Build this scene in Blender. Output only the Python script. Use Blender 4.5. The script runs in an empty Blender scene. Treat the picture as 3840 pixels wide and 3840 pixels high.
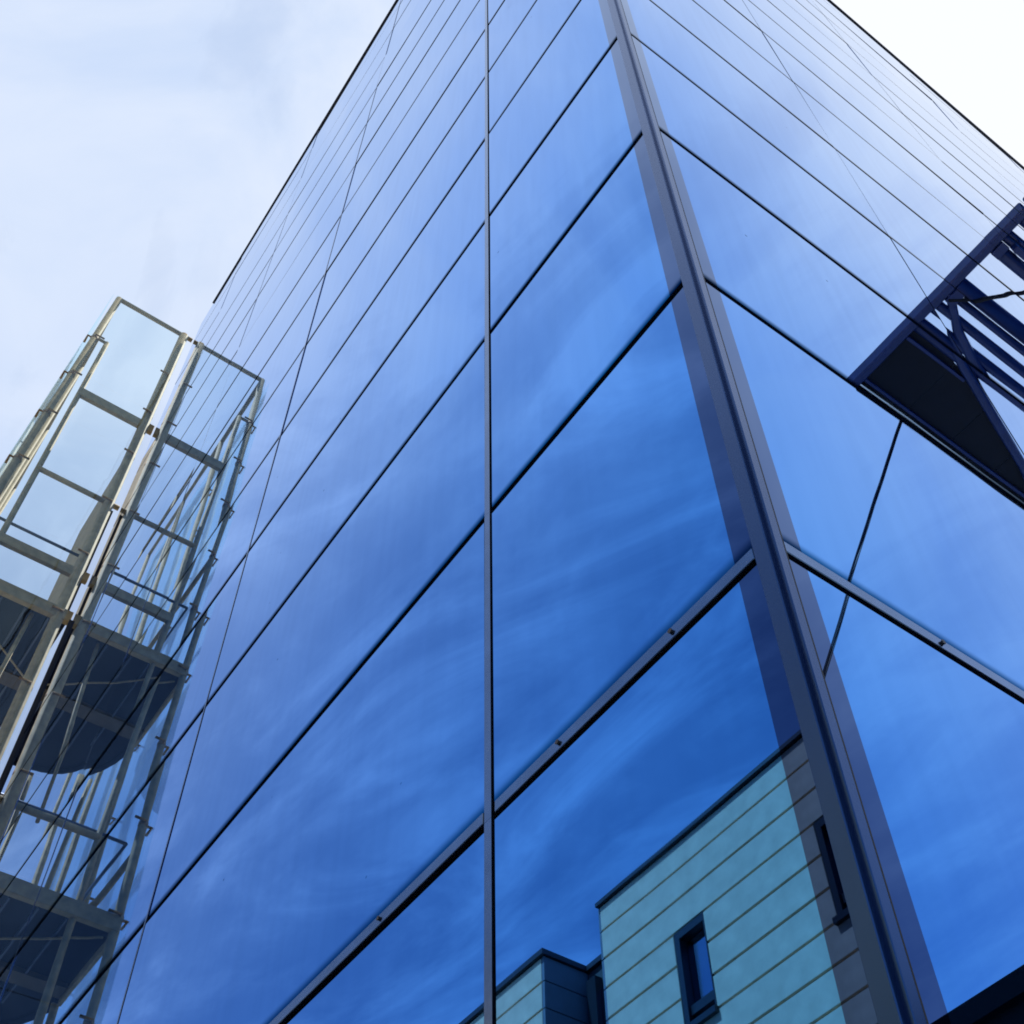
import bpy, bmesh, math, random
from mathutils import Vector, Matrix
R = math.radians
rnd = random.Random(7)
sc = bpy.context.scene
C = sc.collection

# ------------------------------------------------------------------ camera
CAM = Vector((-0.3046, -1.75406, 1.6))
rows = ((0.98710814, 0.15839811, -0.02296846),
        (0.13954552, -0.78143241, 0.60818619),
        (0.07838724, -0.60355069, -0.79346204))
cd = bpy.data.cameras.new('camera')
cam = bpy.data.objects.new('camera', cd); C.objects.link(cam)
m = Matrix(rows).transposed().to_4x4(); m.translation = CAM
cam.matrix_world = m
cd.sensor_width = 36; cd.sensor_fit = 'AUTO'
cd.lens = 18 * 2.41168
cd.shift_x = -0.0586 / 2
cd.shift_y = 0.105 / 2
cd.clip_start = 0.05; cd.clip_end = 3000
sc.camera = cam

# ------------------------------------------------------------------ light
SUN_EL, SUN_AZ = 60.0, 30.0            # azimuth from +Y towards +X
world = bpy.data.worlds.new('World'); sc.world = world
world.use_nodes = True
wt = world.node_tree; wn = wt.nodes; wl = wt.links
for n in list(wn): wn.remove(n)
def W(t, **k):
    n = wn.new(t)
    for a, b in k.items():
        if a[0] == '_': n.inputs[int(a[1:])].default_value = b
        else: setattr(n, a, b)
    return n
out = W('ShaderNodeOutputWorld'); bg = W('ShaderNodeBackground'); bg.inputs[1].default_value = 0.15
sky = W('ShaderNodeTexSky', sky_type='NISHITA', sun_disc=False)
sky.sun_elevation = R(SUN_EL); sky.sun_rotation = R(SUN_AZ)
sky.air_density = 1.0; sky.dust_density = 0.6; sky.ozone_density = 2.2
tc = W('ShaderNodeTexCoord')
sep = W('ShaderNodeSeparateXYZ'); wl.new(tc.outputs['Generated'], sep.inputs[0])
zc = W('ShaderNodeMath', operation='MAXIMUM'); wl.new(sep.outputs[2], zc.inputs[0]); zc.inputs[1].default_value = 0.0
za = W('ShaderNodeMath', operation='ADD', _1=0.12); wl.new(zc.outputs[0], za.inputs[0])
dx = W('ShaderNodeMath', operation='DIVIDE'); wl.new(sep.outputs[0], dx.inputs[0]); wl.new(za.outputs[0], dx.inputs[1])
dy = W('ShaderNodeMath', operation='DIVIDE'); wl.new(sep.outputs[1], dy.inputs[0]); wl.new(za.outputs[0], dy.inputs[1])
cmb = W('ShaderNodeCombineXYZ'); wl.new(dx.outputs[0], cmb.inputs[0]); wl.new(dy.outputs[0], cmb.inputs[1])
def cloud(rot, sx, sy, scale, detail, lo, hi, dist=0.0, off=(0, 0, 0), rough=0.5):
    ro = W('ShaderNodeMapping'); ro.inputs['Rotation'].default_value = (0, 0, R(rot)); wl.new(cmb.outputs[0], ro.inputs[0])
    mp = W('ShaderNodeMapping'); mp.inputs['Scale'].default_value = (sx, sy, 1); mp.inputs['Location'].default_value = off
    wl.new(ro.outputs[0], mp.inputs[0])
    nz = W('ShaderNodeTexNoise'); nz.inputs['Scale'].default_value = scale; nz.inputs['Detail'].default_value = detail
    nz.inputs['Distortion'].default_value = dist; nz.inputs['Roughness'].default_value = rough
    wl.new(mp.outputs[0], nz.inputs['Vector'])
    mr = W('ShaderNodeMapRange', interpolation_type='SMOOTHSTEP')
    mr.inputs[1].default_value = lo; mr.inputs[2].default_value = hi
    wl.new(nz.outputs[0], mr.inputs[0]); return mr.outputs[0]
veil = cloud(20, 1, 1, 2.6, 5, 0.34, 0.70, 0.4)
wisp = cloud(60, 0.38, 1.0, 6.0, 8, 0.42, 0.74, 1.1, (3, 1, 0), 0.55)
fine = cloud(52, 0.50, 1.0, 17.0, 5, 0.40, 0.85, 0.4, (1, 5, 0), 0.6)
# thin high cloud thickens overhead and towards the sun side, as in the photograph
sd = (math.sin(R(SUN_AZ)) * math.cos(R(SUN_EL)), math.cos(R(SUN_AZ)) * math.cos(R(SUN_EL)), math.sin(R(SUN_EL)))
dt = W('ShaderNodeVectorMath', operation='DOT_PRODUCT'); wl.new(tc.outputs['Generated'], dt.inputs[0]); dt.inputs[1].default_value = sd
ssum = W('ShaderNodeMath', operation='MULTIPLY_ADD', _1=0.7); wl.new(dt.outputs['Value'], ssum.inputs[0]); wl.new(sep.outputs[2], ssum.inputs[2])
side = W('ShaderNodeMapRange', interpolation_type='SMOOTHSTEP'); wl.new(ssum.outputs[0], side.inputs[0])
side.inputs[1].default_value = 1.02; side.inputs[2].default_value = 1.50
side.inputs[3].default_value = 0.0; side.inputs[4].default_value = 0.78
def madd(a, k, c):
    n_ = W('ShaderNodeMath', operation='MULTIPLY_ADD', _1=k); wl.new(a, n_.inputs[0])
    if c is None: n_.inputs[2].default_value = 0
    else: wl.new(c, n_.inputs[2])
    return n_
a1 = madd(veil, 0.20, None); a1.inputs[2].default_value = 0.07; a2 = madd(wisp, 0.52, a1.outputs[0]); a2b = madd(fine, 0.22, a2.outputs[0]); 
patch = cloud(-15, 1, 1.3, 3.4, 6, 0.30, 0.72, 0.8, (7, 2, 0), 0.55)
pm_ = madd(patch, 0.24, None); pm_.inputs[2].default_value = 0.82
sp_ = W('ShaderNodeMath', operation='MULTIPLY'); wl.new(side.outputs[0], sp_.inputs[0]); wl.new(pm_.outputs[0], sp_.inputs[1])
a3 = madd(sp_.outputs[0], 1.0, a2b.outputs[0])
a3.use_clamp = True
glow = W('ShaderNodeMapRange', interpolation_type='SMOOTHSTEP'); wl.new(dt.outputs['Value'], glow.inputs[0])
glow.inputs[1].default_value = 0.91; glow.inputs[2].default_value = 1.0; glow.inputs[3].default_value = 0.0; glow.inputs[4].default_value = 1.0
cc = W('ShaderNodeMix', data_type='RGBA'); 
pw_ = W('ShaderNodeMath', operation='MULTIPLY'); wl.new(patch, pw_.inputs[0]); wl.new(side.outputs[0], pw_.inputs[1])
gf_ = madd(pw_.outputs[0], 0.62, glow.outputs[0]); gf_.use_clamp = True
wl.new(gf_.outputs[0], cc.inputs[0])
cc.inputs[6].default_value = (4.05, 4.9, 6.5, 1); cc.inputs[7].default_value = (6.5, 6.7, 7.1, 1)
mx = W('ShaderNodeMix', data_type='RGBA'); wl.new(a3.outputs[0], mx.inputs[0]); wl.new(sky.outputs[0], mx.inputs[6])
wl.new(cc.outputs[2], mx.inputs[7])
wl.new(mx.outputs[2], bg.inputs[0]); wl.new(bg.outputs[0], out.inputs[0])

sl = bpy.data.lights.new('sun', 'SUN'); sl.energy = 5.0; sl.angle = R(0.5); sl.color = (1, 0.95, 0.87)
so = bpy.data.objects.new('sun', sl); C.objects.link(so)
so.rotation_euler = Vector(sd).to_track_quat('Z', 'Y').to_euler(); so.location = (0, 0, 60)
sc.cycles.transparent_max_bounces = 32; sc.cycles.max_bounces = 14; sc.cycles.glossy_bounces = 8
sc.cycles.filter_width = 1.8
vs = sc.view_settings
vs.view_transform = 'Standard'; vs.look = 'None'; vs.exposure = 0.0; vs.gamma = 1.0; vs.use_curve_mapping = False

# ------------------------------------------------------------------ materials
def mat(name, col, rough=0.5, metal=0.0, noise=0.0, nscale=8.0, bump=0.0, spec=0.5, stretch=(1, 1, 1)):
    mt = bpy.data.materials.new(name); mt.use_nodes = True
    t = mt.node_tree; b = t.nodes['Principled BSDF']
    b.inputs['Base Color'].default_value = (*col, 1)
    b.inputs['Roughness'].default_value = rough; b.inputs['Metallic'].default_value = metal
    b.inputs['Specular IOR Level'].default_value = spec
    if noise or bump:
        tcn = t.nodes.new('ShaderNodeTexCoord'); mp = t.nodes.new('ShaderNodeMapping'); mp.inputs['Scale'].default_value = stretch
        nz = t.nodes.new('ShaderNodeTexNoise'); nz.inputs['Scale'].default_value = nscale; nz.inputs['Detail'].default_value = 6
        t.links.new(tcn.outputs['Object'], mp.inputs[0]); t.links.new(mp.outputs[0], nz.inputs['Vector'])
        if noise:
            rp = t.nodes.new('ShaderNodeMapRange'); rp.inputs[1].default_value = .25; rp.inputs[2].default_value = .75
            rp.inputs[3].default_value = 1 - noise; rp.inputs[4].default_value = 1 + noise
            t.links.new(nz.outputs[0], rp.inputs[0])
            vm = t.nodes.new('ShaderNodeVectorMath'); vm.operation = 'SCALE'; vm.inputs[0].default_value = col
            t.links.new(rp.outputs[0], vm.inputs['Scale']); t.links.new(vm.outputs[0], b.inputs['Base Color'])
        if bump:
            bp = t.nodes.new('ShaderNodeBump'); bp.inputs['Strength'].default_value = 1; bp.inputs['Distance'].default_value = bump
            t.links.new(nz.outputs[0], bp.inputs['Height']); t.links.new(bp.outputs[0], b.inputs['Normal'])
    return mt

def coated(name, base, rough=0.0, pillow=0.0016, wob=0.0007, specks=True):
    """reflective solar-control glass: tinted mirror head-on, pale mirror at grazing angles; each pane a little pillowed"""
    mt = bpy.data.materials.new(name); mt.use_nodes = True
    t = mt.node_tree; N = t.nodes; L = t.links; b = N['Principled BSDF']
    b.inputs['Metallic'].default_value = 1.0
    b.inputs['Specular Tint'].default_value = (0.93, 0.95, 1.0, 1)
    tcn = N.new('ShaderNodeTexCoord'); s = N.new('ShaderNodeSeparateXYZ'); L.new(tcn.outputs['Generated'], s.inputs[0])
    def par(o):
        a = N.new('ShaderNodeMath'); a.operation = 'SUBTRACT'; a.inputs[0].default_value = 1; L.new(o, a.inputs[1])
        c = N.new('ShaderNodeMath'); c.operation = 'MULTIPLY'; L.new(o, c.inputs[0]); L.new(a.outputs[0], c.inputs[1]); return c.outputs[0]
    p = N.new('ShaderNodeMath'); p.operation = 'ADD'; L.new(par(s.outputs[0]), p.inputs[0]); L.new(par(s.outputs[2]), p.inputs[1])
    oi = N.new('ShaderNodeObjectInfo')
    rr = N.new('ShaderNodeMapRange'); rr.inputs[3].default_value = -0.35 * pillow * 4; rr.inputs[4].default_value = 1.0 * pillow * 4
    L.new(oi.outputs['Random'], rr.inputs[0])
    pm = N.new('ShaderNodeMath'); pm.operation = 'MULTIPLY'; L.new(p.outputs[0], pm.inputs[0]); L.new(rr.outputs[0], pm.inputs[1])
    ge = N.new('ShaderNodeNewGeometry')
    nz = N.new('ShaderNodeTexNoise'); nz.inputs['Scale'].default_value = 0.9; nz.inputs['Detail'].default_value = 1.5
    L.new(ge.outputs['Position'], nz.inputs['Vector'])
    hh = N.new('ShaderNodeMath'); hh.operation = 'MULTIPLY_ADD'; hh.inputs[1].default_value = wob; L.new(nz.outputs[0], hh.inputs[0]); L.new(pm.outputs[0], hh.inputs[2])
    bp = N.new('ShaderNodeBump'); bp.inputs['Strength'].default_value = 1; bp.inputs['Distance'].default_value = 1.0
    L.new(hh.outputs[0], bp.inputs['Height']); L.new(bp.outputs[0], b.inputs['Normal'])
    # faint dust film and a few dirt specks
    n2 = N.new('ShaderNodeTexNoise'); n2.inputs['Scale'].default_value = 5.0; n2.inputs['Detail'].default_value = 5
    L.new(ge.outputs['Position'], n2.inputs['Vector'])
    m2 = N.new('ShaderNodeMapRange'); m2.inputs[1].default_value = .3; m2.inputs[2].default_value = .8
    m2.inputs[3].default_value = rough; m2.inputs[4].default_value = rough + 0.02; L.new(n2.outputs[0], m2.inputs[0]); L.new(m2.outputs[0], b.inputs['Roughness'])
    vo = N.new('ShaderNodeTexVoronoi'); vo.inputs['Scale'].default_value = 3.1; L.new(ge.outputs['Position'], vo.inputs['Vector'])
    lt = N.new('ShaderNodeMapRange'); lt.interpolation_type = 'SMOOTHSTEP'
    lt.inputs[1].default_value = 0.012; lt.inputs[2].default_value = 0.028; lt.inputs[3].default_value = 0.55; lt.inputs[4].default_value = 1.0
    L.new(vo.outputs['Distance'], lt.inputs[0])
    vm = N.new('ShaderNodeVectorMath'); vm.operation = 'SCALE'; vm.inputs[0].default_value = base
    # soft shadow along the bottom of each pane, painted into its colour
    edge_shade = N.new('ShaderNodeMapRange'); edge_shade.interpolation_type = 'SMOOTHSTEP'
    edge_shade.inputs[1].default_value = 0.0; edge_shade.inputs[2].default_value = 0.034; edge_shade.inputs[3].default_value = 0.42; edge_shade.inputs[4].default_value = 1.0
    L.new(s.outputs[2], edge_shade.inputs[0])
    ml = N.new('ShaderNodeMath'); ml.operation = 'MULTIPLY'; L.new(edge_shade.outputs[0], ml.inputs[0]); L.new(lt.outputs[0], ml.inputs[1])
    # faint rain streaks and grime running down the panes
    sm = N.new('ShaderNodeMapping'); sm.inputs['Scale'].default_value = (9, 9, 0.7); L.new(ge.outputs['Position'], sm.inputs[0])
    sn = N.new('ShaderNodeTexNoise'); sn.inputs['Scale'].default_value = 1.6; sn.inputs['Detail'].default_value = 6; L.new(sm.outputs[0], sn.inputs['Vector'])
    sr = N.new('ShaderNodeMapRange'); sr.inputs[1].default_value = .3; sr.inputs[2].default_value = .7; sr.inputs[3].default_value = 0.975; sr.inputs[4].default_value = 1.012
    L.new(sn.outputs[0], sr.inputs[0])
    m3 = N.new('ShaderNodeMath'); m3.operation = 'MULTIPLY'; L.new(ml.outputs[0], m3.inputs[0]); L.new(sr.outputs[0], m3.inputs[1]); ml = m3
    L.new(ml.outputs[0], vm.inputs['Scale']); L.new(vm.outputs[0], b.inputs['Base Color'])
    st = N.new('ShaderNodeVectorMath'); st.operation = 'SCALE'; st.inputs[0].default_value = (0.90, 0.96, 1.0); L.new(ml.outputs[0], st.inputs['Scale'])
    L.new(st.outputs[0], b.inputs['Specular Tint'])
    return mt

M = {}
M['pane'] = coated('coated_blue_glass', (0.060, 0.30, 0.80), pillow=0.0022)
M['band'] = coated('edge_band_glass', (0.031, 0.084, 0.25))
M['black'] = mat('black_gasket', (0.012, 0.013, 0.02), 0.6)
M['trim'] = mat('grey_trim', (0.085, 0.17, 0.34), 0.2, 0.95, 0.15, 12)
M['post'] = mat('corner_metal', (0.027, 0.078, 0.21), 0.26, 0.95, 0.12, 6, stretch=(1, 1, .2))
M['cope'] = mat('coping_metal', (0.05, 0.055, 0.07), 0.45, 0.5)
M['clad'] = mat('pale_cladding', (0.92, 0.63, 0.39), 0.8, 0, 0.14, 3.5, 0.003)
M['clad_shade'] = mat('shaded_cladding', (0.20, 0.21, 0.22), 0.8, 0, 0.08, 5)  # cladding of the recess sides, with their shade put into the colour
M['joint'] = mat('cladding_joint', (0.10, 0.10, 0.09), 0.9)
M['flash'] = mat('roof_flashing', (0.035, 0.038, 0.045), 0.5, 0.3)
M['wframe'] = mat('window_frame', (0.02, 0.022, 0.028), 0.4)
M['wglass'] = mat('window_glass', (0.30, 0.34, 0.42), 0.04, 1.0)
M['steel'] = mat('galvanised_steel', (0.32, 0.24, 0.125), 0.7, 0.0, 0.28, 9, 0.001, spec=0.3)
M['rust'] = mat('rusty_collar', (0.28, 0.17, 0.08), 0.7, 0.2, 0.4, 14)
M['brown'] = mat('dull_brown_beam', (0.075, 0.055, 0.035), 0.8, 0, 0.3, 6)
M['rail'] = mat('blue_painted_rail', (0.04, 0.055, 0.10), 0.35, 0.3)
M['deck'] = mat('dark_soffit', (0.006, 0.009, 0.024), 0.85, 0, 0.2, 3, 0.001, spec=0.15)
M['navy'] = mat('navy_paint', (0.022, 0.045, 0.16), 0.3, 0.1, 0.15, 5)
M['dark'] = mat('dark_sheet', (0.006, 0.008, 0.016), 0.75, 0, 0.2, 3)
M['conc'] = mat('paving', (0.26, 0.25, 0.235), 0.85, 0, 0.15, 1.2, 0.002)
M['porch'] = mat('porch_sheet', (0.008, 0.009, 0.014), 0.7, 0, spec=0.2)
# clear glass of the stair tower: thin, mostly see-through, with Fresnel reflection
def clear(name, tint, refl_min=0.06):
    mt = bpy.data.materials.new(name); mt.use_nodes = True
    t = mt.node_tree; N = t.nodes; L = t.links
    for n in list(N): N.remove(n)
    o = N.new('ShaderNodeOutputMaterial'); tr = N.new('ShaderNodeBsdfTransparent'); tr.inputs[0].default_value = (*tint, 1)
    gl = N.new('ShaderNodeBsdfGlossy'); gl.inputs['Roughness'].default_value = 0.01; gl.inputs['Color'].default_value = (.82, .97, 1, 1)
    ge0 = N.new('ShaderNodeNewGeometry'); dd = N.new('ShaderNodeVectorMath'); dd.operation = 'DOT_PRODUCT'
    L.new(ge0.outputs['Incoming'], dd.inputs[0]); L.new(ge0.outputs['Normal'], dd.inputs[1])
    ab = N.new('ShaderNodeMath'); ab.operation = 'ABSOLUTE'; L.new(dd.outputs['Value'], ab.inputs[0])
    om = N.new('ShaderNodeMath'); om.operation = 'SUBTRACT'; om.inputs[0].default_value = 1; L.new(ab.outputs[0], om.inputs[1])
    pw = N.new('ShaderNodeMath'); pw.operation = 'POWER'; L.new(om.outputs[0], pw.inputs[0]); pw.inputs[1].default_value = 5
    fr = N.new('ShaderNodeMath'); fr.operation = 'MULTIPLY_ADD'; L.new(pw.outputs[0], fr.inputs[0]); fr.inputs[1].default_value = 0.6; fr.inputs[2].default_value = 0.035
    mx = N.new('ShaderNodeMixShader'); L.new(fr.outputs[0], mx.inputs[0]); L.new(tr.outputs[0], mx.inputs[1]); L.new(gl.outputs[0], mx.inputs[2])
    nz = N.new('ShaderNodeTexNoise'); nz.inputs['Scale'].default_value = 1.1; ge = N.new('ShaderNodeNewGeometry'); L.new(ge.outputs['Position'], nz.inputs['Vector'])
    bp = N.new('ShaderNodeBump'); bp.inputs['Distance'].default_value = 0.004; bp.inputs['Strength'].default_value = 1; L.new(nz.outputs[0], bp.inputs['Height'])
    L.new(bp.outputs[0], gl.inputs['Normal'])
    L.new(mx.outputs[0], o.inputs[0]); return mt
M['clear'] = clear('clear_tower_glass', (0.93, 0.975, 0.985))

# ------------------------------------------------------------------ helpers
s2 = math.sqrt(.5)
DL, NL = Vector((-s2, s2, 0)), Vector((-s2, -s2, 0))      # left facade: along, outward
DR, NR = Vector((s2, s2, 0)), Vector((s2, -s2, 0))        # right facade: along, outward
Z = Vector((0, 0, 1))
class Fr:
    def __init__(s, d, n, ang, sx): s.d, s.n, s.ang, s.sx = d, n, ang, sx
    def p(s, u, n, z): return s.d * u + s.n * n + Z * z
LF = Fr(DL, NL, R(135), 1); RF = Fr(DR, NR, R(225), -1)

def link(name, me, parent=None, loc=Vector((0, 0, 0)), rot=0.0):
    o = bpy.data.objects.new(name, me); C.objects.link(o)
    pl = Vector(parent['_w']) if parent is not None else Vector((0, 0, 0))
    pr = parent.get('_r', 0.0) if parent is not None else 0.0
    o['_w'] = list(loc); o['_r'] = rot
    o.location = Matrix.Rotation(-pr, 3, 'Z') @ (Vector(loc) - pl); o.rotation_euler = (0, 0, rot - pr)
    if parent is not None: o.parent = parent
    return o
def thing(name, label, cat, loc=(0, 0, 0), group=None):
    o = bpy.data.objects.new(name, None); C.objects.link(o); o.location = loc; o['_w'] = list(loc)
    o['label'] = label; o['category'] = cat; o.empty_display_size = .3
    if group: o['group'] = group
    return o
cache = {}
def mesh_from(bm, mats, bevel=0):
    bmesh.ops.recalc_face_normals(bm, faces=bm.faces[:])
    me = bpy.data.meshes.new('m')
    bm.to_mesh(me); bm.free()
    for k in mats: me.materials.append(M[k])
    return me
def addbox(bm, x0, x1, y0, y1, z0, z1, mi=0):
    x0, x1 = min(x0, x1), max(x0, x1); y0, y1 = min(y0, y1), max(y0, y1)
    v = [bm.verts.new(c) for c in ((x0, y0, z0), (x1, y0, z0), (x1, y1, z0), (x0, y1, z0), (x0, y0, z1), (x1, y0, z1), (x1, y1, z1), (x0, y1, z1))]
    for f in ((0, 3, 2, 1), (4, 5, 6, 7), (0, 1, 5, 4), (1, 2, 6, 5), (2, 3, 7, 6), (3, 0, 4, 7)):
        bm.faces.new([v[i] for i in f]).material_index = mi
def box(name, fr, u0, u1, n0, n1, z0, z1, m_, parent=None, bev=0.0, share=True):
    """box given along / out / up in a facade frame; origin at its lower corner"""
    key = ('b', round(u1 - u0, 4), round(n1 - n0, 4), round(z1 - z0, 4), fr.sx, m_, bev)
    if key not in cache:
        bm = bmesh.new(); addbox(bm, 0, (u1 - u0) * fr.sx, 0, n1 - n0, 0, z1 - z0)
        if bev: bmesh.ops.bevel(bm, geom=bm.edges[:], offset=bev, segments=1, affect='EDGES')
        cache[key] = mesh_from(bm, [m_])
    return link(name, cache[key], parent, fr.p(u0, n0, z0), fr.ang)
def tube(name, pts, r, m_, parent=None, seg=10, cap=True):
    """round bar through world points; origin at first point"""
    base = Vector(pts[0]); P = [Vector(p) - base for p in pts]
    bm = bmesh.new(); rings = []
    up = None
    for i, p in enumerate(P):
        if i == 0: t = P[1] - P[0]
        elif i == len(P) - 1: t = P[-1] - P[-2]
        else: t = (P[i + 1] - p).normalized() + (p - P[i - 1]).normalized()
        t.normalize()
        if up is None: up = Vector((0, 0, 1)) if abs(t.z) < .9 else Vector((1, 0, 0))
        a = t.cross(up).normalized(); b = a.cross(t).normalized()
        rings.append([bm.verts.new(p + (a * math.cos(k * 2 * math.pi / seg) + b * math.sin(k * 2 * math.pi / seg)) * r) for k in range(seg)])
    for q in range(len(rings) - 1):
        for k in range(seg):
            f = bm.faces.new([rings[q][k], rings[q][(k + 1) % seg], rings[q + 1][(k + 1) % seg], rings[q + 1][k]]); f.smooth = True
    if cap: bm.faces.new(rings[0][::-1]); bm.faces.new(rings[-1])
    return link(name, mesh_from(bm, [m_]), parent, base)
def prism(name, fr, pts, z0, z1, m_, parent=None):
    """flat slab from (u,n) outline"""
    u0, n0 = pts[0]
    bm = bmesh.new()
    lo = [bm.verts.new(((u - u0) * fr.sx, n - n0, 0)) for u, n in pts]
    hi = [bm.verts.new(((u - u0) * fr.sx, n - n0, z1 - z0)) for u, n in pts]
    bm.faces.new(lo[::-1]); bm.faces.new(hi)
    for i in range(len(pts)):
        j = (i + 1) % len(pts); bm.faces.new([lo[i], lo[j], hi[j], hi[i]])
    return link(name, mesh_from(bm, [m_]), parent, fr.p(u0, n0, z0), fr.ang)

# ------------------------------------------------------------------ ground
bm = bmesh.new(); n = 24; S = 900
vv = [[bm.verts.new((-S + 2 * S * i / n, -S + 2 * S * j / n, 0)) for j in range(n + 1)] for i in range(n + 1)]
for i in range(n):
    for j in range(n): bm.faces.new([vv[i][j], vv[i + 1][j], vv[i + 1][j + 1], vv[i][j + 1]])
g = link('ground', mesh_from(bm, ['conc'])); g['kind'] = 'structure'

# ------------------------------------------------------------------ glass building
JZ = 3.866; ROW = 1.5; TOP = 24.42; NROW = 14
UE, VE = 11.76, 13.4
B = thing('glass_building', 'tall glass office building with mirrored blue curtain walls meeting at a sharp corner', 'building', (0, 0, 0))
# dark core behind the panes (two lapped boxes would be coplanar: one prism in world axes)
INS = 0.045
pc = [LF.p(INS * 0 + 0, 0, 0)]
core_pts = []
a = Vector((0, 0, 0)) - (NL + NR) * INS          # inside corner of both facades
def corner_pt(u, v):                             # u along left, v along right, both measured behind the facades
    return -(NL * INS) - (NR * INS) + DL * max(0, u - INS) + DR * max(0, v - INS)
bm = bmesh.new()
ring = [-(NL + NR) * INS, -(NL * INS) + DL * (UE - .06), DL * (UE - .06) + DR * (VE - .06), -(NR * INS) + DR * (VE - .06)]
lo = [bm.verts.new((p.x, p.y, 0)) for p in ring]; hi = [bm.verts.new((p.x, p.y, TOP - .05)) for p in ring]
bm.faces.new(lo); bm.faces.new(hi)
for i in range(4): bm.faces.new([lo[i], lo[(i + 1) % 4], hi[(i + 1) % 4], hi[i]])
link('wall', mesh_from(bm, ['black']), B)

zs = [0.25, JZ] + [JZ + ROW * k for k in range(1, NROW)] + [TOP - .03]
def uM1(z): return 1.035 + 0.0238 * z
UL = [None, None, 4.12, 7.02, 9.92, UE]
UR = [0, 1.95, 4.80, 7.65, 10.5, VE]
GT = 0.032                      # gap between panes
TH = 0.022                      # pane thickness
POSTL, POSTR, BANDL, BANDR = 0.052, 0.038, 0.117, 0.108
def pane(fr, quad, band=None):
    """quad: u0(z0),u1(z0),u1(z1),u0(z1); band: width limit of the edge band near the corner"""
    (z0, z1, a0, a1, b1, b0) = quad     # a = at z0 (inner,outer), b = at z1
    sx = fr.sx
    key = ('p', round(a1 - a0, 4), round(b1 - b0, 4), round(b0 - a0, 4), round(z1 - z0, 4), sx, band)
    if key not in cache:
        bm = bmesh.new()
        def quadbox(l0, l1, t1, t0, mi):
            pts = [(l0, 0), (l1, 0), (t1, z1 - z0), (t0, z1 - z0)]
            f = [bm.verts.new((sx * u, 0, z)) for u, z in pts]; bk = [bm.verts.new((sx * u, -TH, z)) for u, z in pts]
            bm.faces.new(f).material_index = mi; bm.faces.new(bk[::-1]).material_index = 2
            for i in range(4):
                j = (i + 1) % 4; bm.faces.new([f[i], f[j], bk[j], bk[i]]).material_index = 2
        if band:
            w = band - a0
            quadbox(0, w, w + (b0 - a0), b0 - a0, 1)
            quadbox(w, a1 - a0, b1 - a0, w + (b0 - a0), 0)
        else: quadbox(0, a1 - a0, b1 - a0, b0 - a0, 0)
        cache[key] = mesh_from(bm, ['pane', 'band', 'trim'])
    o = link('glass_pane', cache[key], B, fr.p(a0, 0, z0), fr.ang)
    t = R(0.10)
    if key[1] > 2.5 and z0 < 1 and fr is LF and a0 < 2: o.rotation_euler = (R(0.10), 0, fr.ang)
    if z0 > JZ: o.rotation_euler = (rnd.uniform(-t, t), rnd.uniform(-t, t) * .3, fr.ang + rnd.uniform(-t, t))
    return o
for k in range(len(zs) - 1):
    z0, z1 = zs[k], zs[k + 1]
    zb = z0 + (0.045 if k == 1 else 0.012) if k else z0     # grey trim sits below the pane edge
    zt = z1 - (0.02 if k == 0 else GT if k < 4 else 0.038 if k < 8 else 0.045)
    if k == len(zs) - 2: zt = z1
    # left facade
    for i in range(5):
        def ed(j, z):
            if j == 0: return POSTL
            if j == 1: return uM1(z)
            return UL[j]
        A0, A1 = ed(i, z0), ed(i + 1, z0); B0, B1 = ed(i, z1), ed(i + 1, z1)
        gl = 0.036 if i else 0.0       # grey upright trim on the far side of each joint
        g0 = 0.006 if i else 0.003
        lin = lambda P, Q, z: P + (Q - P) * (z - z0) / (z1 - z0)
        g1 = 0.008 if i == 0 else 0.005
        if i > 1: g0 = 0.005; gl = 0.018
        w_ = gl
        q = (zb, zt, lin(A0, B0, zb) + g0 + gl, lin(A1, B1, zb) - g1 * (i < 4), lin(A1, B1, zt) - g1 * (i < 4), lin(A0, B0, zt) + g0 + gl)
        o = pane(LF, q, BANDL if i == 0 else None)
        if i:
            key = ('v', round(B0 - A0, 4), round(z1 - z0, 4), w_)
            if key not in cache:
                bm = bmesh.new(); w = w_ - .002; zz = zt - z0 + .001
                f = [bm.verts.new(c) for c in ((0, .002, 0), (w, .002, 0), (w + (B0 - A0), .002, z1 - z0 - .001), (B0 - A0, .002, z1 - z0 - .001))]
                bk = [bm.verts.new((v.co.x, -TH, v.co.z)) for v in f]
                bm.faces.new(f); bm.faces.new(bk[::-1])
                for a_ in range(4): b_ = (a_ + 1) % 4; bm.faces.new([f[a_], f[b_], bk[b_], bk[a_]])
                cache[key] = mesh_from(bm, ['trim'])
            link('mullion_trim', cache[key], B, LF.p(A0 + g0, 0, z0), LF.ang)
    for i in range(5):
        A0, A1 = UR[i], UR[i + 1]
        if i == 0: A0 = POSTR
        g0 = 0.004 if i else 0.003
        q = (zb, zt, A0 + g0, A1 - .004 * (i < 4), A1 - .004 * (i < 4), A0 + g0)
        pane(RF, q, BANDR if i == 0 else None)
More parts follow.
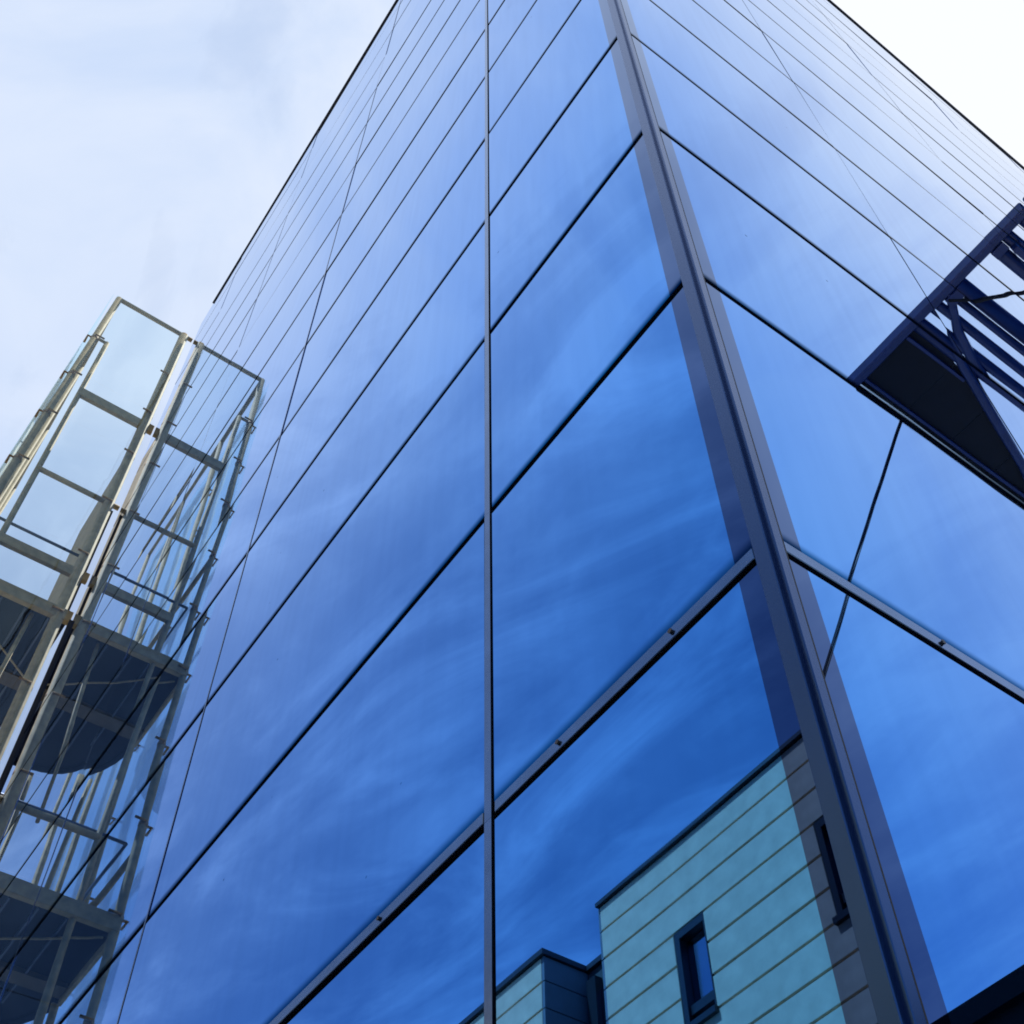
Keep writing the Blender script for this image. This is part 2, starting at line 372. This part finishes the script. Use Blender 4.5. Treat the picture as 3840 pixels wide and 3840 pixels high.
# transom trims: the wide one at first floor with its screws, slimmer ones above
for fr, ends, post in ((LF, (POSTL + .003, UE), POSTL), (RF, (POSTR + .003, VE), POSTR)):
    segs = [(ends[0], uM1(JZ) - .012), (uM1(JZ) + .045, 4.10), (4.17, 7.0), (7.07, 9.9), (9.97, UE)] if fr is LF else \
           [(ends[0], 1.943), (1.957, 4.793), (4.807, 7.643), (7.657, 10.493), (10.507, VE)]
    for a_, b_ in segs:
        t_ = box('transom', fr, a_, b_, -TH, 0.004, JZ + .002, JZ + .043, 'trim', B, 0.002)
        w = b_ - a_
        for q in ((.28, .72) if w < 2 else (.17, .5, .83)):
            bm = bmesh.new(); bmesh.ops.create_cone(bm, cap_ends=True, segments=10, radius1=.0075, radius2=.006, depth=.006)
            if 'screw' not in cache: cache['screw'] = mesh_from(bm, ['cope'])
            else: bm.free()
            sc_ = bpy.data.objects.new('screw', cache['screw']); C.objects.link(sc_); sc_.parent = t_
            sc_.location = ((w * q + (.0 if w < 2 else .05)) * fr.sx, TH + .0075, .024); sc_.rotation_euler = (R(90), 0, 0)
# corner post: two folded plates with a black groove between
for k in range(len(zs) - 1):
    pass
def lplate(name, fr, u0, u1, n0, n1, m_):
    box(name, fr, u0, u1, n0, n1, 0, TOP, m_, B, 0.0025)
box('corner_post', LF, 0.008, POSTL, -0.03, 0.006, 0, TOP, 'post', B, 0.002)
box('corner_post', RF, 0.008, POSTR, -0.03, 0.006, 0, TOP, 'post', B, 0.002)
# slim grey reveal line inside the right-hand band
box('corner_bead', RF, 0.0395, 0.044, -0.02, 0.004, 0, TOP, 'black', B)
# roof coping
box('roof_coping', LF, 0.0, UE - .5, -.25, 0.022, TOP, TOP + .045, 'cope', B, 0.004)
box('roof_coping', RF, 0.26, VE, -.25, 0.022, TOP, TOP + .045, 'cope', B, 0.004)
prism('roof_slab', RF, [(.26, -.26), (VE, -.26), (VE, -UE + .1), (.26, -UE + .1)], TOP - .04, TOP + .03, 'cope', B)
# dark rendered plinth
box('plinth', LF, 0.02, UE, -.02, 0.0, 0, .24, 'cope', B); box('plinth', RF, 0.02, VE, -.02, 0.0, 0, .24, 'cope', B)

# ------------------------------------------------------------------ stair tower at the far left end
T = thing('glazed_stair_tower', 'slim open glass stair tower of galvanised posts at the left end of the building', 'tower', LF.p(13.5, .8, 0))
TT = 24.0
def no(z): return 1.55 + .024 * (TT - z)        # outer posts splay outwards towards the ground
def post(u, nf, r, seg=10, m_='steel'):
    p0, p1 = LF.p(u, nf(0), 0), LF.p(u, nf(TT), TT)
    return tube('post', [p0, p1], r, m_, T, seg)
post(12.0, lambda z: .18, .085); post(12.0, no, .06)
tube('post', [LF.p(12.02, 1.36, 0), LF.p(12.02, 1.36, 22.4)], .045, 'steel', T)
tube('beam', [LF.p(12.0, 1.36, 22.36), LF.p(12.0, 1.58, 22.36)], .03, 'steel', T, 8)
box('side_panel', LF, 12.07, 15.0, .125, .155, 15.45, 20.8, 'steel', T, .004)
tube('string', [LF.p(12.15, .5, 15.3), LF.p(12.15, .62, 12.0)], .03, 'steel', T, 8)
box('gap_strip', LF, 12.06, 12.09, .06, .12, 15.45, 18.1, 'dark', T)  # dark strip standing in for the shaded panel side in the gap
box('gap_strip', LF, 11.80, 11.86, -.40, .035, .1, 15.15, 'dark', T)
for u_ in (13.8, 15.6, 17.4): post(u_, no, .05)
for u_, n_ in ((14.9, no(10) - .40), (15.3, .75), (15.25, .12)): tube('post', [LF.p(u_, n_, 0), LF.p(u_, n_, 15.3)], .045, 'steel', T)
slabs = [15.30, 10.85, 6.45, 2.2]
beams = [(24.0, .045, 'steel', 0), (20.57, .11, 'steel', 1), (18.15, .045, 'steel', 0), (16.3, .095, 'steel', 1),
         (12.0, .05, 'steel', 0), (7.6, .05, 'steel', 0), (3.3, .05, 'steel', 0)]
for z, h, m_, flat in beams:
    if flat: box('beam', LF, 11.97, 12.05, .004, 1.40, z - h, z + h, m_, T, .006)
    else: tube('beam', [LF.p(12.0, .004, z), LF.p(12.0, no(z) + .03 if z > 23 else 1.38, z)], h, m_, T)
    if flat: continue
    tube('beam', [LF.p(12.0, no(z), z), LF.p(17.4, no(z), z)], .045, 'steel', T, 8)
for z in slabs:
    e = no(z)
    arc = [(13.7 + 1.5 * math.sin(t * math.pi / 16), .05 + (e - .05) * math.cos(t * math.pi / 16) ** .8) for t in range(0, 9)]
    outl = [(12.03, .03)] + [(12.03, e)] + arc[:-1] + [(15.2, .03)]
    prism('landing', LF, outl, z, z + .06, 'deck', T)
    box('edge_beam', LF, 11.93, 12.03, .004, e + .04, z - .06, z + .15, 'steel', T, .006)
    box('edge_beam', LF, 12.03, 13.7, e, e + .05, z - .12, z + .10, 'steel', T, .006)
    ap = [LF.p(u, n_, z + .0) for u, n_ in arc[:-1]] + [LF.p(15.2, .03, z)]
    tube('edge_beam', ap, .06, 'deck', T, 8)
    for k, nn in enumerate((.28, .62, .96, 1.30)):
        box('joist', LF, 12.04, 14.6 - (0 if nn < 1 else .5), nn - .012, nn + .012, z - .07, z - .001, 'rail', T)
    box('cross_beam', LF, 13.35, 13.62, .05, e - .02, z - .075, z - .003, 'brown', T)
    tube('brace', [LF.p(12.1, e - .08, z - .09), LF.p(13.3, .12, z - .09)], .016, 'steel', T, 6)
# handrails round each landing
for zr in (16.8, 12.15, 7.75):
    e = no(zr) - .12
    pts = [LF.p(12.1, .06, zr), LF.p(12.1, e, zr), LF.p(13.7, e, zr), LF.p(14.8, e - .4, zr), LF.p(15.1, .7, zr)]
    for a_, b_ in zip(pts[:-1], pts[1:]): tube('handrail', [a_, b_], .024, 'rail', T, 8)
# glass skin: panes 1.4 m high held by spider brackets
zj = [23.9, 22.3, 20.9, 19.55, 18.12, 16.7, 15.35, 13.85, 12.45, 11.0, 9.6, 8.2, 6.8, 5.4, 4.0, 2.6, 1.2]
def skin(a, b, z0, z1, off=.0):
    """pane between plan points a,b (functions of z)"""
    base = LF.p(*a(z0), z0); bm = bmesh.new()
    P = [LF.p(*a(z0 + .008), z0 + .008), LF.p(*b(z0 + .008), z0 + .008), LF.p(*b(z1 - .008), z1 - .008), LF.p(*a(z1 - .008), z1 - .008)]
    nrm = (P[1] - P[0]).cross(P[3] - P[0]).normalized() * .010
    f = [bm.verts.new(p - base) for p in P]; bk = [bm.verts.new(p - base + nrm) for p in P]
    bm.faces.new(f); bm.faces.new(bk[::-1])
    for i in range(4): j = (i + 1) % 4; bm.faces.new([f[i], f[j], bk[j], bk[i]])
    return link('glass_pane', mesh_from(bm, ['clear']), T, base)
for z1_, z0_ in zip(zj[:-1], zj[1:]):
    skin(lambda z: (11.88, .10), lambda z: (11.88, no(z) + .06), z0_, z1_)
    skin(lambda z: (11.90, no(z) + .13), lambda z: (13.79, no(z) + .13), z0_, z1_)
    skin(lambda z: (13.81, no(z) + .13), lambda z: (15.59, no(z) + .13), z0_, z1_)
    skin(lambda z: (15.61, no(z) + .13), lambda z: (17.4, no(z) + .13), z0_, z1_)
for z in zj[1:]:
    for (u, n_) in ((12.0, .16), (12.0, no(z))):
        sgn = 1 if n_ < 1 else -1
        tube('bracket', [LF.p(u - .01, n_, z), LF.p(11.9, n_, z), LF.p(11.9, n_ + .16 * sgn, z)], .02, 'rust', T, 6)
        tube('collar', [LF.p(u, n_, z - .035), LF.p(u, n_, z + .035)], .068, 'rust', T, 10)
    tube('bracket', [LF.p(12.0, no(z), z), LF.p(12.0, no(z) + .12, z), LF.p(12.17, no(z) + .12, z)], .02, 'rust', T, 6)
    tube('bracket', [LF.p(13.8, no(z), z), LF.p(13.8, no(z) + .12, z), LF.p(13.95, no(z) + .1, z)], .02, 'rust', T, 6)

# ------------------------------------------------------------------ pale clad building opposite, seen mirrored in the left facade
WN = 9.18; RZ = 14.0
K = thing('pale_clad_building', 'pale board-clad building with slit windows mirrored in the lower left facade', 'building', LF.p(9, WN + 4, 0))
WIN = [(u0, u0 + .66) for u0 in (9.34, 6.41, 3.48, .55, -2.4)]
winz = [(10.98, 12.52), (7.4, 8.95), (3.8, 5.35)]
U0, U1 = -6.0, 11.58
# dark substrate
def substrate():
    bm = bmesh.new()
    fr = LF
    pts = [(U0, WN + .205), (U1, WN + .205), (U1, 10.12), (13.2, 10.12), (13.2, WN + .205), (20, WN + .205), (20, 18), (U0, 18)]
    prism('wall', LF, pts, 0, RZ - .02, 'joint', K)
substrate()
zcur = RZ; rowsz = []
edges = [14.0, 13.53, 13.03, 12.52, 12.0, 11.48, 10.98, 10.47, 9.97] + [9.97 - .51 * k for k in range(1, 19)] + [0.0]
def plank(u0, u1, z0, z1, u_axis=True):
    off = rnd.uniform(-.002, .003)
    box('plank', LF, u0, u1, WN + off, WN + .20, z0 + .020, z1 - .020, 'clad', K, 0.004)
for a_, b_ in zip(edges[:-1], edges[1:]):
    cuts = []
    for w0, w1 in WIN:
        for q0, q1 in winz:
            if b_ < q1 - .02 and a_ > q0 + .02: cuts.append((w0, w1))
    cuts = sorted(set(cuts)); cur = U0
    for c0, c1 in cuts:
        plank(cur, c0 - .004, b_, a_); cur = c1 + .004
    plank(cur, U1, b_, a_)
    plank(13.2, 20, b_, a_)
    # return and back of the recess
    box('plank', LF, 13.13, 13.198, WN + .01, 10.115, b_ + .012, a_ - .012, 'clad_shade', K)
    box('plank', LF, U1 + .002, U1 + .06, WN + .01, 10.115, b_ + .012, a_ - .012, 'clad_shade', K)
for w0, w1 in WIN:
    for q0, q1 in winz:
        f = box('window', LF, w0, w1, WN + .16, WN + .19, q0, q1, 'wframe', K)
        def sub(nm, u0, u1, n0, n1, z0, z1, m_):
            return box(nm, LF, u0, u1, n0, n1, z0, z1, m_, f)
        sub('pane', w0 + .03, w1 - .11, WN + .150, WN + .159, q0 + .36, q1 - .14, 'wglass')
        sub('pane', w0 + .03, w1 - .11, WN + .150, WN + .159, q0 + .06, q0 + .20, 'wglass')
        sub('transom', w0 + .02, w1 - .10, WN + .06, WN + .149, q0 + .21, q0 + .35, 'wframe')
        sub('frame', w0, w0 + .025, WN + .0, WN + .16, q0, q1, 'wframe')
        sub('frame', w1 - .10, w1 - .002, WN + .012, WN + .16, q0, q1, 'wframe')  # far jamb: frame widened, the reveal's shade put into its dark front
        sub('frame', w0 + .026, w1 - .101, WN + .012, WN + .16, q1 - .12, q1 + .002, 'wframe')  # frame head widened to stand in for the shadow under the lintel
        sub('sill', w0 - .03, w1 + .03, WN - .07, WN + .16, q0 - .07, q0 + .02, 'wframe')
# roof flashing and slab
for pts in ([(U0, WN - .06), (U1 + .05, WN - .06), (U1 + .05, WN + .3), (U0, WN + .3)],):
    prism('roof_flashing', LF, pts, RZ, RZ + .07, 'flash', K)
prism('roof_flashing', LF, [(13.08, WN - .06), (20, WN - .06), (20, WN + .3), (13.08, WN + .3)], RZ, RZ + .10, 'flash', K)
prism('roof_flashing', LF, [(13.08, WN + .3), (13.4, WN + .3), (13.4, 10.2), (13.08, 10.2)], RZ, RZ + .10, 'flash', K)
prism('roof_flashing', LF, [(U1, 10.05), (13.08, 10.05), (13.08, 10.3), (U1, 10.3)], RZ, RZ + .10, 'flash', K)
# tall glazing and black downpipe in the recess
rg = box('recess_glazing', LF, U1 + .07, 12.75, 10.05, 10.11, .2, RZ - .55, 'wglass', K)
box('frame', LF, 12.75, 12.98, 9.95, 10.11, .2, RZ - .3, 'wframe', K)

# ------------------------------------------------------------------ navy canopy on the right facade, seen mirrored
CZ = 17.2
N_ = thing('navy_canopy', 'dark navy louvred canopy bracketed out high on the right facade, seen as its reflection', 'canopy', RF.p(7.6, 0, CZ))
box('edge_beam', RF, 7.57, 7.70, .02, 3.28, CZ, CZ + .22, 'navy', N_, .02)
box('fascia', RF, 7.71, 13.3, 3.18, 3.30, CZ - .02, CZ + .20, 'dark', N_, .01)
arc = [(7.70, 1.95), (7.95, 1.96), (8.5, 2.05), (9.38, 2.28), (10.7, 2.70), (11.8, 3.12)]
edge_ = lambda u: 1.98 if u < 7.95 else 1.98 + (u - 7.95) * .18 if u < 8.5 else 2.08 + (u - 8.5) * .261 if u < 9.38 else 2.31 + (u - 9.38) * .33
cuts_ = [7.71, 8.62, 9.55, 10.5, 11.8]
for a_, b_ in zip(cuts_[:-1], cuts_[1:]):
    prism('soffit_panel', RF, [(a_, 3.17), (a_, edge_(a_)), ((a_ + b_) / 2, edge_((a_ + b_) / 2)), (b_ - .012, min(3.16, edge_(b_))), (b_ - .012, 3.17)], CZ + .08, CZ + .11, 'dark', N_)
box('soffit_rib', RF, 7.71, 11.9, 3.05, 3.10, CZ + .03, CZ + .079, 'navy', N_, .006)
box('soffit_rib', RF, 7.71, 8.9, 2.20, 2.25, CZ + .02, CZ + .079, 'navy', N_, .006)
box('end_plate', RF, 7.70, 7.86, 1.28, 1.60, CZ - .03, CZ + .04, 'navy', N_, .006)
box('end_plate', RF, 7.70, 7.84, .50, .74, CZ - .03, CZ + .04, 'navy', N_, .006)
tube('curved_tube', [RF.p(u, n_, CZ + .05) for u, n_ in [(7.70, 1.45), (7.9, 1.62), (8.2, 1.85), (8.7, 2.06)] + arc[3:]], .075, 'navy', N_)
for nn, r in ((2.42, .07), (2.00, .10), (1.73, .085), (1.38, .13), (1.20, .05), (.52, .10), (.20, .08)):
    pass
for nn, r in ((2.02, .085), (1.735, .085), (1.47, .07), (1.27, .12), (.64, .11), (.42, .08), (.12, .08)):
    tube('louvre', [RF.p(7.70, nn, CZ + .10), RF.p(13.3, nn, CZ + .10)], r, 'navy', N_, 12)
tube('brace', [RF.p(7.72, 1.56, CZ - .02), RF.p(8.5, .84, CZ - .02), RF.p(9.4, .02, CZ - .02)], .03, 'dark', N_, 8)
box('lamp_box', RF, 7.86, 8.22, .38, .50, CZ - .1, CZ + .05, 'navy', N_, .01)
gw = tube('guy_rod', [RF.p(2.95, 7.6, 0.0), RF.p(8.62, 3.28, CZ)], .026, 'dark')
gw['label'] = 'thin black guy rod slanting down from the navy canopy, mirrored across the right facade'; gw['category'] = 'rod'

# ------------------------------------------------------------------ dark porch, a black wedge low in the right facade
P = thing('dark_porch', 'black flat-roofed porch mirrored as a wedge at the lower right corner', 'porch', RF.p(7, 2.5, 0))
prism('roof', RF, [(4.78, .05), (10.5, .05), (10.5, 5.5), (4.78, 5.5)], 5.85, 6.0, 'porch', P)
prism('wall', RF, [(4.85, .06), (10.4, .06), (10.4, 5.4), (4.85, 5.4)], 0, 5.85, 'porch', P)

for o in bpy.data.objects:
    if '_w' in o: del o['_w']
    if '_r' in o: del o['_r']
